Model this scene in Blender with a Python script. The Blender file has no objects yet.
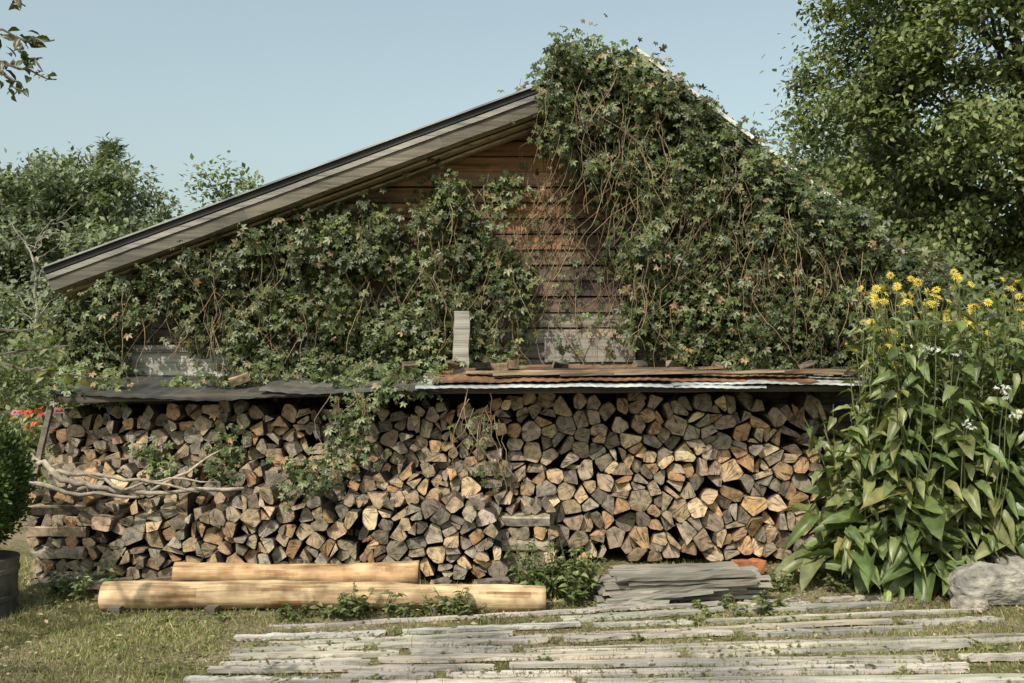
import bpy, math, random
import numpy as np
from mathutils import Vector, noise as mnoise
random.seed(7); rng=np.random.default_rng(11)
scene=bpy.context.scene
F=995.6
def m(u,v,d):   # survey point (grid bearing, elevation, distance) -> metres
    return ((u-512)/F*d, d, 1.6+(361-v)/F*d)
def link(o,parent=None):
    scene.collection.objects.link(o)
    if parent: o.parent=parent
    return o
def empty(name):
    e=bpy.data.objects.new(name,None); e.empty_display_size=.2; return link(e)
# ---------------- materials
def newmat(name):
    mt=bpy.data.materials.new(name); mt.use_nodes=True
    nt=mt.node_tree; nt.nodes.clear()
    return mt,nt
def N(nt,t,**k):
    n=nt.nodes.new(t)
    for a,b in k.items(): setattr(n,a,b)
    return n
def ramp(nt,src,stops):
    r=nt.nodes.new('ShaderNodeValToRGB'); e=r.color_ramp.elements
    while len(e)<len(stops): e.new(.5)
    for i,(p,c) in enumerate(stops):
        e[i].position=p; e[i].color=(*c,1) if len(c)==3 else c
    nt.links.new(src,r.inputs[0]); return r.outputs[0]
def mul(nt,a,b,f=1.0,mode='MULTIPLY'):
    x=N(nt,'ShaderNodeMix',data_type='RGBA',blend_type=mode)
    x.inputs[0].default_value=f
    nt.links.new(a,x.inputs[6]); nt.links.new(b,x.inputs[7]); return x.outputs[2]
def g(v): return (v,v,v)
def leafmat(name,trans=.3,rough=.5,spec=.3,noisy=False):
    mt,nt=newmat(name)
    a=N(nt,'ShaderNodeAttribute',attribute_name='col')
    c=a.outputs['Color']
    if noisy:
        nz=N(nt,'ShaderNodeTexNoise'); nz.inputs['Scale'].default_value=14
        tc=N(nt,'ShaderNodeTexCoord'); nt.links.new(tc.outputs['Object'],nz.inputs['Vector'])
        c=mul(nt,c,ramp(nt,nz.outputs[0],[(.3,(.6,.62,.6)),(.7,(1.3,1.22,1.15))]))
    p=N(nt,'ShaderNodeBsdfPrincipled'); p.inputs['Roughness'].default_value=rough
    p.inputs['Specular IOR Level'].default_value=spec
    nt.links.new(c,p.inputs['Base Color'])
    t=N(nt,'ShaderNodeBsdfTranslucent')
    tint=N(nt,'ShaderNodeRGB'); tint.outputs[0].default_value=(1.35,1.5,.6,1)
    nt.links.new(mul(nt,c,tint.outputs[0]),t.inputs[0])
    mx=N(nt,'ShaderNodeMixShader'); mx.inputs[0].default_value=trans
    nt.links.new(p.outputs[0],mx.inputs[1]); nt.links.new(t.outputs[0],mx.inputs[2])
    o=N(nt,'ShaderNodeOutputMaterial'); nt.links.new(mx.outputs[0],o.inputs[0])
    return mt
def woodmat(name,scale=(2,30,30),rough=.85,bump=.4,lo=.55,hi=1.25,big=1.5,bigc=((.6,.6,.62),(1.2,1.17,1.12))):
    mt,nt=newmat(name)
    a=N(nt,'ShaderNodeAttribute',attribute_name='col')
    tc=N(nt,'ShaderNodeTexCoord')
    mp=N(nt,'ShaderNodeMapping'); mp.inputs['Scale'].default_value=scale
    nt.links.new(tc.outputs['Object'],mp.inputs[0])
    n1=N(nt,'ShaderNodeTexNoise'); n1.inputs['Scale'].default_value=1; n1.inputs['Detail'].default_value=6
    n1.inputs['Roughness'].default_value=.65
    nt.links.new(mp.outputs[0],n1.inputs[0])
    n2=N(nt,'ShaderNodeTexNoise'); n2.inputs['Scale'].default_value=big; n2.inputs['Detail'].default_value=5
    nt.links.new(tc.outputs['Object'],n2.inputs[0])
    c=mul(nt,a.outputs['Color'],ramp(nt,n1.outputs[0],[(.3,g(lo)),(.5,g(.95)),(.72,g(hi))]))
    c=mul(nt,c,ramp(nt,n2.outputs[0],[(.35,bigc[0]),(.65,bigc[1])]))
    p=N(nt,'ShaderNodeBsdfPrincipled'); p.inputs['Roughness'].default_value=rough
    p.inputs['Specular IOR Level'].default_value=.2
    nt.links.new(c,p.inputs['Base Color'])
    b=N(nt,'ShaderNodeBump'); b.inputs['Strength'].default_value=bump; b.inputs['Distance'].default_value=.01
    nt.links.new(n1.outputs[0],b.inputs['Height']); nt.links.new(b.outputs[0],p.inputs['Normal'])
    o=N(nt,'ShaderNodeOutputMaterial'); nt.links.new(p.outputs[0],o.inputs[0])
    return mt
def firemat():
    mt,nt=newmat('firewood')
    a=N(nt,'ShaderNodeAttribute',attribute_name='col')
    uv=N(nt,'ShaderNodeUVMap',uv_map='uv')
    tc=N(nt,'ShaderNodeTexCoord')
    n0=N(nt,'ShaderNodeTexNoise'); n0.inputs['Scale'].default_value=14; n0.inputs['Detail'].default_value=5
    nt.links.new(tc.outputs['Object'],n0.inputs[0])
    ln=N(nt,'ShaderNodeVectorMath',operation='LENGTH'); nt.links.new(uv.outputs[0],ln.inputs[0])
    r=N(nt,'ShaderNodeMath',operation='MULTIPLY_ADD'); nt.links.new(ln.outputs['Value'],r.inputs[0]); r.inputs[1].default_value=420
    s=N(nt,'ShaderNodeMath',operation='MULTIPLY'); nt.links.new(n0.outputs[0],s.inputs[0]); s.inputs[1].default_value=14
    nt.links.new(s.outputs[0],r.inputs[2])
    sn=N(nt,'ShaderNodeMath',operation='SINE'); nt.links.new(r.outputs[0],sn.inputs[0])
    c=mul(nt,a.outputs['Color'],ramp(nt,sn.outputs[0],[(0,g(.86)),(1,g(1.06))]))
    sp=N(nt,'ShaderNodeSeparateXYZ'); nt.links.new(uv.outputs[0],sp.inputs[0])
    at=N(nt,'ShaderNodeMath',operation='ARCTAN2'); nt.links.new(sp.outputs[0],at.inputs[0]); nt.links.new(sp.outputs[1],at.inputs[1])
    cb=N(nt,'ShaderNodeCombineXYZ')
    am=N(nt,'ShaderNodeMath',operation='MULTIPLY'); nt.links.new(at.outputs[0],am.inputs[0]); am.inputs[1].default_value=9
    rm=N(nt,'ShaderNodeMath',operation='MULTIPLY'); nt.links.new(ln.outputs['Value'],rm.inputs[0]); rm.inputs[1].default_value=9
    nt.links.new(am.outputs[0],cb.inputs[0]); nt.links.new(rm.outputs[0],cb.inputs[1])
    sep=N(nt,'ShaderNodeSeparateColor'); nt.links.new(a.outputs['Color'],sep.inputs[0])
    zz=N(nt,'ShaderNodeMath',operation='MULTIPLY'); nt.links.new(sep.outputs[0],zz.inputs[0]); zz.inputs[1].default_value=300
    nt.links.new(zz.outputs[0],cb.inputs[2])
    n1=N(nt,'ShaderNodeTexNoise'); n1.inputs['Scale'].default_value=1; n1.inputs['Detail'].default_value=3
    nt.links.new(cb.outputs[0],n1.inputs[0])
    c=mul(nt,c,ramp(nt,n1.outputs[0],[(.35,g(.25)),(.43,g(.9)),(.7,g(1.1))]))
    n2=N(nt,'ShaderNodeTexNoise'); n2.inputs['Scale'].default_value=20; n2.inputs['Detail'].default_value=7
    nt.links.new(tc.outputs['Object'],n2.inputs[0])
    c=mul(nt,c,ramp(nt,n2.outputs[0],[(.32,g(.42)),(.52,g(1)),(.75,(1.28,1.24,1.18))]))
    p=N(nt,'ShaderNodeBsdfPrincipled'); p.inputs['Roughness'].default_value=.9; p.inputs['Specular IOR Level'].default_value=.15
    nt.links.new(c,p.inputs['Base Color'])
    b=N(nt,'ShaderNodeBump'); b.inputs['Strength'].default_value=.7; b.inputs['Distance'].default_value=.01
    nt.links.new(n2.outputs[0],b.inputs['Height']); nt.links.new(b.outputs[0],p.inputs['Normal'])
    o=N(nt,'ShaderNodeOutputMaterial'); nt.links.new(p.outputs[0],o.inputs[0])
    return mt
M_vine=leafmat('vine_leaf',.2,.42,.4)
M_tree=leafmat('tree_leaf',.28,.5,.35)
M_big=leafmat('broad_leaf',.28,.42,.45,True)
M_grass=leafmat('grass_blade',.25,.6,.2)
M_petal=leafmat('petal',.35,.6,.1)
M_fire=firemat()
M_board=woodmat('weathered_board',(1.5,30,45),lo=.42)
M_wall=woodmat('wall_board',(1.2,20,30),lo=.35,hi=1.35,big=2.2,bigc=((.45,.45,.48),(1.25,1.15,1.05)))
M_bark=woodmat('bark',(14,14,5),bump=1,lo=.5)
M_peel=woodmat('peeled_log',(1.1,26,26),rough=.7,bump=.6,lo=.4,hi=1.25,big=6,bigc=((.55,.48,.42),(1.15,1.12,1.1)))
M_plain=woodmat('rough_surface',(8,8,8),lo=.6,hi=1.2,big=3)
M_rock=woodmat('rock_surface',(16,16,22),lo=.4,hi=1.3,big=5,bump=1,rough=.95)
M_metal=woodmat('painted_metal',(1.2,10,10),rough=.6,bump=.1,lo=.6,hi=1.15,big=3)
# ---------------- mesh builder
class MB:
    def __init__(s): s.v=[];s.f=[];s.c=[];s.uv=[]
    def add(s,vs,fs,col,uvs=None):
        b=len(s.v); s.v+=[tuple(x) for x in vs]
        for i,f in enumerate(fs):
            s.f.append([b+j for j in f]); s.c.append(col[i] if isinstance(col,list) else col)
            s.uv.append(uvs[i] if uvs else [(0.5,0.5)]*len(f))
    def tube(s,path,radii,n=8,col=(.1,.1,.1),capcol=None,rough=0):
        P=[Vector(p) for p in path]; vs=[]
        ref=Vector((.13,.31,.9)) if abs((P[-1]-P[0]).normalized().z)<.8 else Vector((1,.2,.1))
        for i,p in enumerate(P):
            t=(P[min(i+1,len(P)-1)]-P[max(i-1,0)]).normalized()
            x=t.cross(ref).normalized(); y=t.cross(x)
            for k in range(n):
                a=2*math.pi*k/n; r=radii[i]*(1+random.uniform(-rough,rough))
                vs.append(p+x*math.cos(a)*r+y*math.sin(a)*r)
        fs=[];cs=[]
        for i in range(len(P)-1):
            for k in range(n):
                fs.append([i*n+k,i*n+(k+1)%n,(i+1)*n+(k+1)%n,(i+1)*n+k]); cs.append(col)
        fs.append(list(range(n))[::-1]); fs.append([(len(P)-1)*n+k for k in range(n)])
        cs+=[capcol or col]*2
        s.add(vs,fs,cs)
    def plank(s,p0,p1,w,h,col,segs=10,jit=.004,wv=None):
        p0=Vector(p0);p1=Vector(p1); t=(p1-p0).normalized()
        wv=Vector(wv).normalized() if wv is not None else t.cross(Vector((0,0,1))).normalized()
        hv=wv.cross(t).normalized()
        if hv.z<0: hv=-hv
        vs=[]
        for i in range(segs+1):
            c=p0.lerp(p1,i/segs)+hv*random.uniform(-jit,jit)
            for a,b in((-1,-1),(1,-1),(1,1),(-1,1)):
                vs.append(c+wv*(a*w/2+random.uniform(-jit,jit))+hv*(b*h/2+random.uniform(-jit,jit)*.4))
        for k in range(4):
            vs[k]=vs[k]-t*random.uniform(0,jit*4); vs[-1-k]=vs[-1-k]+t*random.uniform(0,jit*4)
        fs=[[3,2,1,0],[segs*4+k for k in range(4)]]
        for i in range(segs):
            for k in range(4):
                fs.append([i*4+k,i*4+(k+1)%4,(i+1)*4+(k+1)%4,(i+1)*4+k])
        s.add(vs,fs,col)
    def build(s,name,mat,parent=None,smooth=False):
        me=bpy.data.meshes.new(name); me.from_pydata(s.v,[],s.f)
        at=me.attributes.new('col','FLOAT_COLOR','FACE')
        at.data.foreach_set('color',np.array([(c[0],c[1],c[2],1) for c in s.c],dtype=np.float32).ravel())
        u=me.uv_layers.new(name='uv')
        u.data.foreach_set('uv',np.array([q for f in s.uv for q in f],dtype=np.float32).ravel())
        me.materials.append(mat)
        if smooth: me.polygons.foreach_set('use_smooth',[True]*len(me.polygons))
        me.update()
        return link(bpy.data.objects.new(name,me),parent)
def cj(c,a=.12):
    k=1+random.uniform(-a,a); return (c[0]*k*(1+random.uniform(-a,a)*.3),c[1]*k,c[2]*k*(1+random.uniform(-a,a)*.3))
def inst(name,tv,tf,D,U,S,T,C,mat,parent=None,smooth=False):
    tv=np.array(tv,float); n=len(T); k=len(tv)
    D=D/np.linalg.norm(D,axis=1,keepdims=True)
    Z=U-(U*D).sum(1,keepdims=True)*D; Z/=np.linalg.norm(Z,axis=1,keepdims=True)+1e-9
    X=np.cross(D,Z)
    S=np.asarray(S,float)
    if S.ndim==1: S=np.repeat(S[:,None],3,1)
    L=tv[None]*S[:,None,:]
    V=L[:,:,0:1]*X[:,None]+L[:,:,1:2]*D[:,None]+L[:,:,2:3]*Z[:,None]+T[:,None]
    V=V.reshape(-1,3)
    lens=np.array([len(f) for f in tf]); flat=np.array([i for f in tf for i in f])
    loops=(flat[None]+np.arange(n)[:,None]*k).ravel()
    tot=np.tile(lens,n); st=np.concatenate([[0],np.cumsum(tot)[:-1]])
    me=bpy.data.meshes.new(name)
    me.vertices.add(len(V)); me.vertices.foreach_set('co',V.astype(np.float32).ravel())
    me.loops.add(len(loops)); me.loops.foreach_set('vertex_index',loops.astype(np.int32))
    me.polygons.add(len(tot)); me.polygons.foreach_set('loop_start',st.astype(np.int32)); me.polygons.foreach_set('loop_total',tot.astype(np.int32))
    if smooth: me.polygons.foreach_set('use_smooth',np.ones(len(tot),bool))
    at=me.attributes.new('col','FLOAT_COLOR','POINT')
    CC=np.ones((n,4)); CC[:,:3]=C
    at.data.foreach_set('color',np.repeat(CC,k,axis=0).astype(np.float32).ravel())
    me.materials.append(mat); me.update(calc_edges=True); me.validate()
    return link(bpy.data.objects.new(name,me),parent)
RH_V=[(0,0,0),(.3,.42,.07),(0,1,-.06),(-.3,.42,.07)]; RH_F=[[0,1,2],[0,2,3]]
CR_V=[];CR_F=[]
for ang,l in((-105,.62),(-52,.88),(0,1),(52,.88),(105,.62)):
    a=math.radians(ang); b=len(CR_V)
    for (x,y,z) in ((0,.05,0),(.26,.5,.06),(0,1,-.12),(-.26,.5,.06)):
        x*=l;y*=l; CR_V.append((x*math.cos(a)+y*math.sin(a),-x*math.sin(a)+y*math.cos(a),z))
    CR_F+=[[b,b+1,b+2],[b,b+2,b+3]]
def bigleaf(droop=.35,w=.3,segs=6):
    V=[];Fc=[]
    for i in range(segs+1):
        t=i/segs; ww=w*math.sin(math.pi*min(1,max(0,t))**.75)**.8 if 0<t<1 else .01
        zz=.12*t-droop*t*t
        for j in (-1,-.5,0,.5,1):
            V.append((ww*j+.02*math.sin(t*9),t,zz+.22*abs(j)*ww*2+.04*math.sin(t*17+j*2)*abs(j)))
    for i in range(segs):
        for j in range(4):
            a=i*5+j; Fc.append([a,a+1,a+6,a+5])
    return V,Fc
def pick(cols,n,jit=.25,w=None):
    cols=np.array(cols); i=rng.choice(len(cols),n,p=w)
    return cols[i]*(1+rng.uniform(-jit,jit,(n,1)))*(1+rng.uniform(-.06,.06,(n,3)))
def inpoly(x,y,P):
    c=False; j=len(P)-1
    for i in range(len(P)):
        if (P[i][1]>y)!=(P[j][1]>y) and x<(P[j][0]-P[i][0])*(y-P[i][1])/(P[j][1]-P[i][1])+P[i][0]: c=not c
        j=i
    return c
# ================= WORLD / SUN / CAMERA
sun_vec=Vector((-.36,-.74,.92)).normalized()
el=math.asin(sun_vec.z); az=math.atan2(sun_vec.x,sun_vec.y)
w=bpy.data.worlds.new('World'); scene.world=w; w.use_nodes=True
nt=w.node_tree; nt.nodes.clear()
sky=N(nt,'ShaderNodeTexSky',sky_type='NISHITA'); sky.sun_disc=False; sky.sun_elevation=el; sky.sun_rotation=az
sky.dust_density=4; sky.air_density=1.2; sky.ozone_density=1.0
bg=N(nt,'ShaderNodeBackground'); bg.inputs[1].default_value=.14
hs=N(nt,'ShaderNodeHueSaturation'); hs.inputs['Saturation'].default_value=.62
nt.links.new(sky.outputs[0],hs.inputs['Color'])
tn=N(nt,'ShaderNodeRGB'); tn.outputs[0].default_value=(1.25,1.36,1.24,1)
nt.links.new(mul(nt,hs.outputs[0],tn.outputs[0]),bg.inputs[0])
o=N(nt,'ShaderNodeOutputWorld'); nt.links.new(bg.outputs[0],o.inputs[0])
sl=bpy.data.lights.new('sun','SUN'); sl.energy=5.0; sl.angle=math.radians(.5); sl.color=(1,.92,.79)
so=link(bpy.data.objects.new('sun',sl)); so.rotation_euler=sun_vec.to_track_quat('Z','Y').to_euler(); so.location=(-5,-8,12)
cam=bpy.data.cameras.new('camera'); cam.lens=35; cam.sensor_width=36; cam.clip_end=1000
co=link(bpy.data.objects.new('camera',cam)); co.location=(0,0,1.6); co.rotation_euler=(math.radians(91.12),0,0)
scene.camera=co
scene.view_settings.view_transform='Standard'
# ================= GROUND
mt,nt=newmat('ground_soil_grass')
tc=N(nt,'ShaderNodeTexCoord')
def noi(sc,d=6,r=.6):
    n=N(nt,'ShaderNodeTexNoise'); n.inputs['Scale'].default_value=sc; n.inputs['Detail'].default_value=d; n.inputs['Roughness'].default_value=r
    nt.links.new(tc.outputs['Object'],n.inputs[0]); return n.outputs[0]
a1=ramp(nt,noi(30),[(.3,(.06,.055,.022)),(.7,(.16,.15,.065))])
a2=ramp(nt,noi(25),[(.3,(.10,.08,.05)),(.7,(.30,.245,.17))])
msk=ramp(nt,noi(1.6),[(.40,g(0)),(.58,g(1))])
mx=N(nt,'ShaderNodeMix',data_type='RGBA'); nt.links.new(msk,mx.inputs[0]); nt.links.new(a1,mx.inputs[6]); nt.links.new(a2,mx.inputs[7])
p=N(nt,'ShaderNodeBsdfPrincipled'); p.inputs['Roughness'].default_value=1; p.inputs['Specular IOR Level'].default_value=.1
nt.links.new(mx.outputs[2],p.inputs['Base Color'])
b=N(nt,'ShaderNodeBump'); b.inputs['Strength'].default_value=.8; b.inputs['Distance'].default_value=.03
nt.links.new(noi(45),b.inputs['Height']); nt.links.new(b.outputs[0],p.inputs['Normal'])
o=N(nt,'ShaderNodeOutputMaterial'); nt.links.new(p.outputs[0],o.inputs[0])
me=bpy.data.meshes.new('ground'); me.from_pydata([(-400,-300,0),(400,-300,0),(400,500,0),(-400,500,0)],[],[[0,1,2,3]])
me.materials.append(mt); link(bpy.data.objects.new('ground',me))
# ================= SHED
shed=empty('wooden_shed')
WY=8.6; PX,PZ=.97,4.12; LX,LZ=-3.84,2.34; RX,RZ=3.38,2.28
def roofz(x):
    return PZ+(x-PX)*(PZ-LZ)/(PX-LX) if x<PX else PZ+(x-PX)*(RZ-PZ)/(RX-PX)
mb=MB()
z=0.0
while z<PZ-.2:
    hgt=.135
    zt=z+hgt
    xl=-3.62; xr=3.3
    if zt>roofz(-3.62)-.06: xl=LX+(zt+.08-LZ)*(PX-LX)/(PZ-LZ)
    if zt>roofz(3.3)-.06: xr=RX+(zt+.08-RZ)*(PX-RX)/(PZ-RZ)
    if xr-xl<.3: break
    cuts=[xl]; x=xl+random.uniform(.8,3)
    while x<xr-.4: cuts.append(x); x+=random.uniform(1.2,3.4)
    cuts.append(xr)
    for a_,b_ in zip(cuts[:-1],cuts[1:]):
        mid=(a_+b_)/2
        f=max(0,min(1,(z-2.3)/.8))*max(0,min(1,1.4-abs(mid+.3)/1.7))*random.choice([.4,.8,1,1])
        base=(.125*(1-f)+.25*f,.10*(1-f)+.135*f,.08*(1-f)+.06*f)
        if z<2.0: base=(.18,.165,.145)
        c=cj(base,.32)
        s=random.uniform(-.006,.006)
        y0=WY-.03+s; y1=WY-.012+s
        d=random.uniform(-.006,.006)
        mb.add([(a_+.002,y0,z+d),(b_-.002,y0,z+d*.3),(b_-.002,y1,zt-.008+d),(a_+.002,y1,zt-.008+d),(a_+.002,WY+.02,z+d),(b_-.002,WY+.02,z+d*.3),(b_-.002,WY+.02,zt-.008+d),(a_+.002,WY+.02,zt-.008+d)],
          [[0,1,2,3],[0,4,5,1],[3,2,6,7],[0,3,7,4],[1,5,6,2]],c)
    z=zt
mb.build('gable_cladding',M_wall,shed)
mb=MB()
dk=(.05,.042,.035)
mb.add([(-3.6,WY+.03,0),(3.28,WY+.03,0),(3.28,WY+.03,roofz(3.28)-.1),(PX,WY+.03,PZ-.1),(-3.6,WY+.03,roofz(-3.6)-.1)],[[0,1,2,3,4]],dk)
mb.add([(-3.6,16,0),(3.28,16,0),(3.28,16,roofz(3.28)-.1),(PX,16,PZ-.1),(-3.6,16,roofz(-3.6)-.1)],[[4,3,2,1,0]],(.2,.17,.14))
mb.add([(-3.61,WY,0),(-3.61,16,0),(-3.61,16,roofz(-3.6)-.1),(-3.61,WY,roofz(-3.6)-.1)],[[0,1,2,3]],(.2,.17,.14))
mb.add([(3.29,WY,0),(3.29,16,0),(3.29,16,roofz(3.28)-.1),(3.29,WY,roofz(3.28)-.1)],[[0,3,2,1]],(.2,.17,.14))
mb.build('walls',M_wall,shed)
mb=MB()
x0,_,z0=m(122,352,8.5); x1,_,z1=m(238,386,8.5)
mb.plank((x0,WY-.06,(z0+z1)/2),(x1,WY-.06,(z0+z1)/2),.03,z0-z1,(.40,.40,.36),6,.003)
mb.plank((x0-.05,WY-.08,z0+.03),(x1+.05,WY-.08,z0+.03),.05,.06,(.3,.28,.25),6,.003)
x0,_,z0=m(545,338,8.5); x1,_,z1=m(635,362,8.5)
mb.plank((x0,WY-.06,(z0+z1)/2),(x1,WY-.06,(z0+z1)/2),.02,z0-z1,(.19,.18,.165),6,.003)
mb.build('window_boarding',M_board,shed)
# roof
Y0=8.2; Y1=16.3
mb=MB(); mm=MB()
for (ax,az_,bx,bz) in ((LX,LZ,PX,PZ),(RX,RZ,PX,PZ)):
    L=math.hypot(bx-ax,bz-az_); nx,nz=-(bz-az_)/L,(bx-ax)/L
    if nz<0: nx,nz=-nx,-nz
    def q(x,zz,y,off): return (x+nx*off,y,zz+nz*off)
    mm.add([q(ax,az_,Y0-.07,.02),q(bx,bz,Y0-.07,.02),q(bx,bz,Y1,.02),q(ax,az_,Y1,.02),q(ax,az_,Y0-.07,.034),q(bx,bz,Y0-.07,.034),q(bx,bz,Y1,.034),q(ax,az_,Y1,.034)],
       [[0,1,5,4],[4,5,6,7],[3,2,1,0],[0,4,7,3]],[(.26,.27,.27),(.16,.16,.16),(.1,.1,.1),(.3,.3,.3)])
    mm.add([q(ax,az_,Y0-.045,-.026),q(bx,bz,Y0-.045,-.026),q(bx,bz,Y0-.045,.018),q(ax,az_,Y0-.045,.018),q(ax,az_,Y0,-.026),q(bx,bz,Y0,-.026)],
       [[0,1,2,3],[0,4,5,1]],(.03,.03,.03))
    segs=3
    for i in range(segs):
        t0=i/segs; t1=(i+1)/segs
        sx,sz=ax+(bx-ax)*t0,az_+(bz-az_)*t0; ex,ez=ax+(bx-ax)*t1,az_+(bz-az_)*t1
        mb.plank(q(sx,sz,Y0-.01+i*.002,-.10),q(ex,ez,Y0-.01+i*.002,-.10),.028,.155,cj((.13,.12,.10),.12),14,.003,wv=(0,1,0))
        mb.plank(q(sx,sz,Y0-.03,-.056),q(ex,ez,Y0-.03,-.056),.018,.04,cj((.24,.235,.22),.1),14,.0015,wv=(0,1,0))
    for j in range(3):
        y=Y0+.07+j*.125
        mb.plank(q(ax,az_,y,-.17-.03*j),q(bx,bz,y,-.17-.03*j),.12,.02,cj((.36,.30,.21),.15),10,.003,wv=(0,1,0))
    mb.add([q(ax,az_,Y0+.4,-.08),q(bx,bz,Y0+.4,-.08),q(bx,bz,Y1,-.08),q(ax,az_,Y1,-.08),q(ax,az_,Y0,0.012),q(bx,bz,Y0,.012),q(bx,bz,Y1,0.012),q(ax,az_,Y1,0.012)],[[3,2,1,0],[0,3,7,4]],(.15,.13,.11))
sx,sz=PX+.02,PZ; ex,ez=RX,RZ
L=math.hypot(ex-sx,ez-sz); nx,nz=-(ez-sz)/L,(ex-sx)/L
mm.plank((sx+nx*.05,Y0-.07,sz+nz*.05),(ex+nx*.05,Y0-.07,ez+nz*.05),.05,.03,(.62,.62,.6),12,.002,wv=(0,1,0))
mb.build('fascia_and_soffit',M_board,shed)
mm.build('roof_sheet',M_metal,shed)
# ================= LEAN-TO COVER over wood
lean=empty('woodpile_cover')
mb=MB()
def sheet(x0,x1,yf,yb,zf,zb,col,thick=.012,nx=40,sag=.02,corr=.012,edge=None,seed=0):
    vs=[];fs=[];cs=[]
    for s_ in (0,1):
        for i in range(nx+1):
            x=x0+(x1-x0)*i/nx
            wob=sag*math.sin(i/nx*math.pi*2.3+seed)+corr*.6*math.sin(i*.5+seed)+corr*(.5 if i%2 else -.5)
            for j in range(5):
                t=j/4; y=yf+(yb-yf)*t+(.02*math.sin(i*.33+seed) if j==0 else 0)
                vs.append((x,y,zf+(zb-zf)*t+wob*(1-.5*t)-(thick if s_ else 0)))
    n=(nx+1)*5
    for i in range(nx):
        for j in range(4):
            a=i*5+j; fs.append([a,a+5,a+6,a+1]); cs.append(cj(col,.25))
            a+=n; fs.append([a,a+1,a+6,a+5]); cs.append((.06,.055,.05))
        a=i*5; fs.append([a,a+n,a+5+n,a+5]); cs.append(cj(edge or col,.15))
    for i in (0,nx):
        for j in range(4):
            a=i*5+j; fs.append([a,a+1,a+1+n,a+n]); cs.append(edge or col)
    mb.add(vs,fs,cs)
sheet(-3.55,-1.2,7.5,8.55,1.345,1.48,(.06,.06,.055),.02,36,.022,.008,(.045,.045,.045),1)
sheet(-1.9,-.55,7.47,8.55,1.385,1.5,(.10,.095,.085),.02,24,.012,.006,(.1,.1,.1),2.2)
sheet(-.72,1.9,7.42,8.55,1.418,1.53,(.30,.31,.31),.016,70,.006,.004,(.46,.51,.53),4)
sheet(1.2,2.90,7.44,8.55,1.438,1.545,(.3,.3,.3),.014,46,.006,.004,(.42,.47,.48),5)
sheet(-.6,2.3,7.47,8.5,1.456,1.565,(.19,.11,.065),.01,80,.008,.006,(.15,.08,.05),4.3)
mb.build('metal_sheets',M_metal,lean)
mb=MB()
for i in range(18):
    x=random.uniform(-.55,1.9); l=random.uniform(.7,1.4)
    y=7.6+random.uniform(-.06,.5); z_=1.482+ (y-7.5)*.09+random.uniform(0,.02)
    mb.plank((x,y,z_),(min(x+l,2.8),y+random.uniform(-.05,.05),z_+random.uniform(0,.02)),.12,.02,cj(random.choice([(.2,.13,.085),(.26,.2,.14),(.14,.1,.075)])),8,.004)
mb.plank((-3.5,7.55,1.30),(-.6,7.55,1.37),.05,.045,(.09,.075,.06),12,.004)
mb.plank((-.65,7.55,1.375),(2.7,7.55,1.395),.05,.045,(.11,.09,.07),12,.004)
for x in (-3.4,-.1,2.62):
    mb.plank((x,8.55,0),(x,8.55,1.4),.07,.07,(.12,.1,.08),8,.003,wv=(1,0,0))
mb.plank((-3.62,7.5,.6),(-3.5,7.6,1.32),.04,.035,(.16,.135,.11),8,.003,wv=(1,0,0))
mb.build('boards_and_props',M_board,lean)
mb=MB()
mb.plank((-.41,7.95,1.46),(-.40,7.95,1.98),.125,.035,(.24,.23,.21),8,.006,wv=(1,0,0))
mb.build('wooden_post',M_board)
# ================= FIREWOOD
def clip(poly,px,pz,nx_,nz_):
    out=[]
    for i in range(len(poly)):
        a=poly[i]; b_=poly[(i+1)%len(poly)]
        da=(a[0]-px)*nx_+(a[1]-pz)*nz_; db=(b_[0]-px)*nx_+(b_[1]-pz)*nz_
        if da<=0: out.append(a)
        if (da<0<db) or (db<0<da):
            t=da/(da-db); out.append((a[0]+(b_[0]-a[0])*t,a[1]+(b_[1]-a[1])*t))
    return out
TAN=[(.40,.29,.185),(.34,.26,.18),(.31,.24,.17),(.26,.215,.165),(.48,.36,.235),(.41,.26,.14),(.22,.18,.14),(.35,.28,.21),(.18,.145,.115),(.33,.205,.12)]
GRY=[(.26,.22,.175),(.31,.265,.21),(.20,.17,.135),(.33,.255,.175),(.37,.25,.145)]
BRK=[(.06,.05,.04),(.09,.072,.057),(.13,.11,.09),(.19,.135,.09),(.25,.18,.12)]
def area(p): return .5*sum(p[i][0]*p[(i+1)%len(p)][1]-p[(i+1)%len(p)][0]*p[i][1] for i in range(len(p)))
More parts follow.
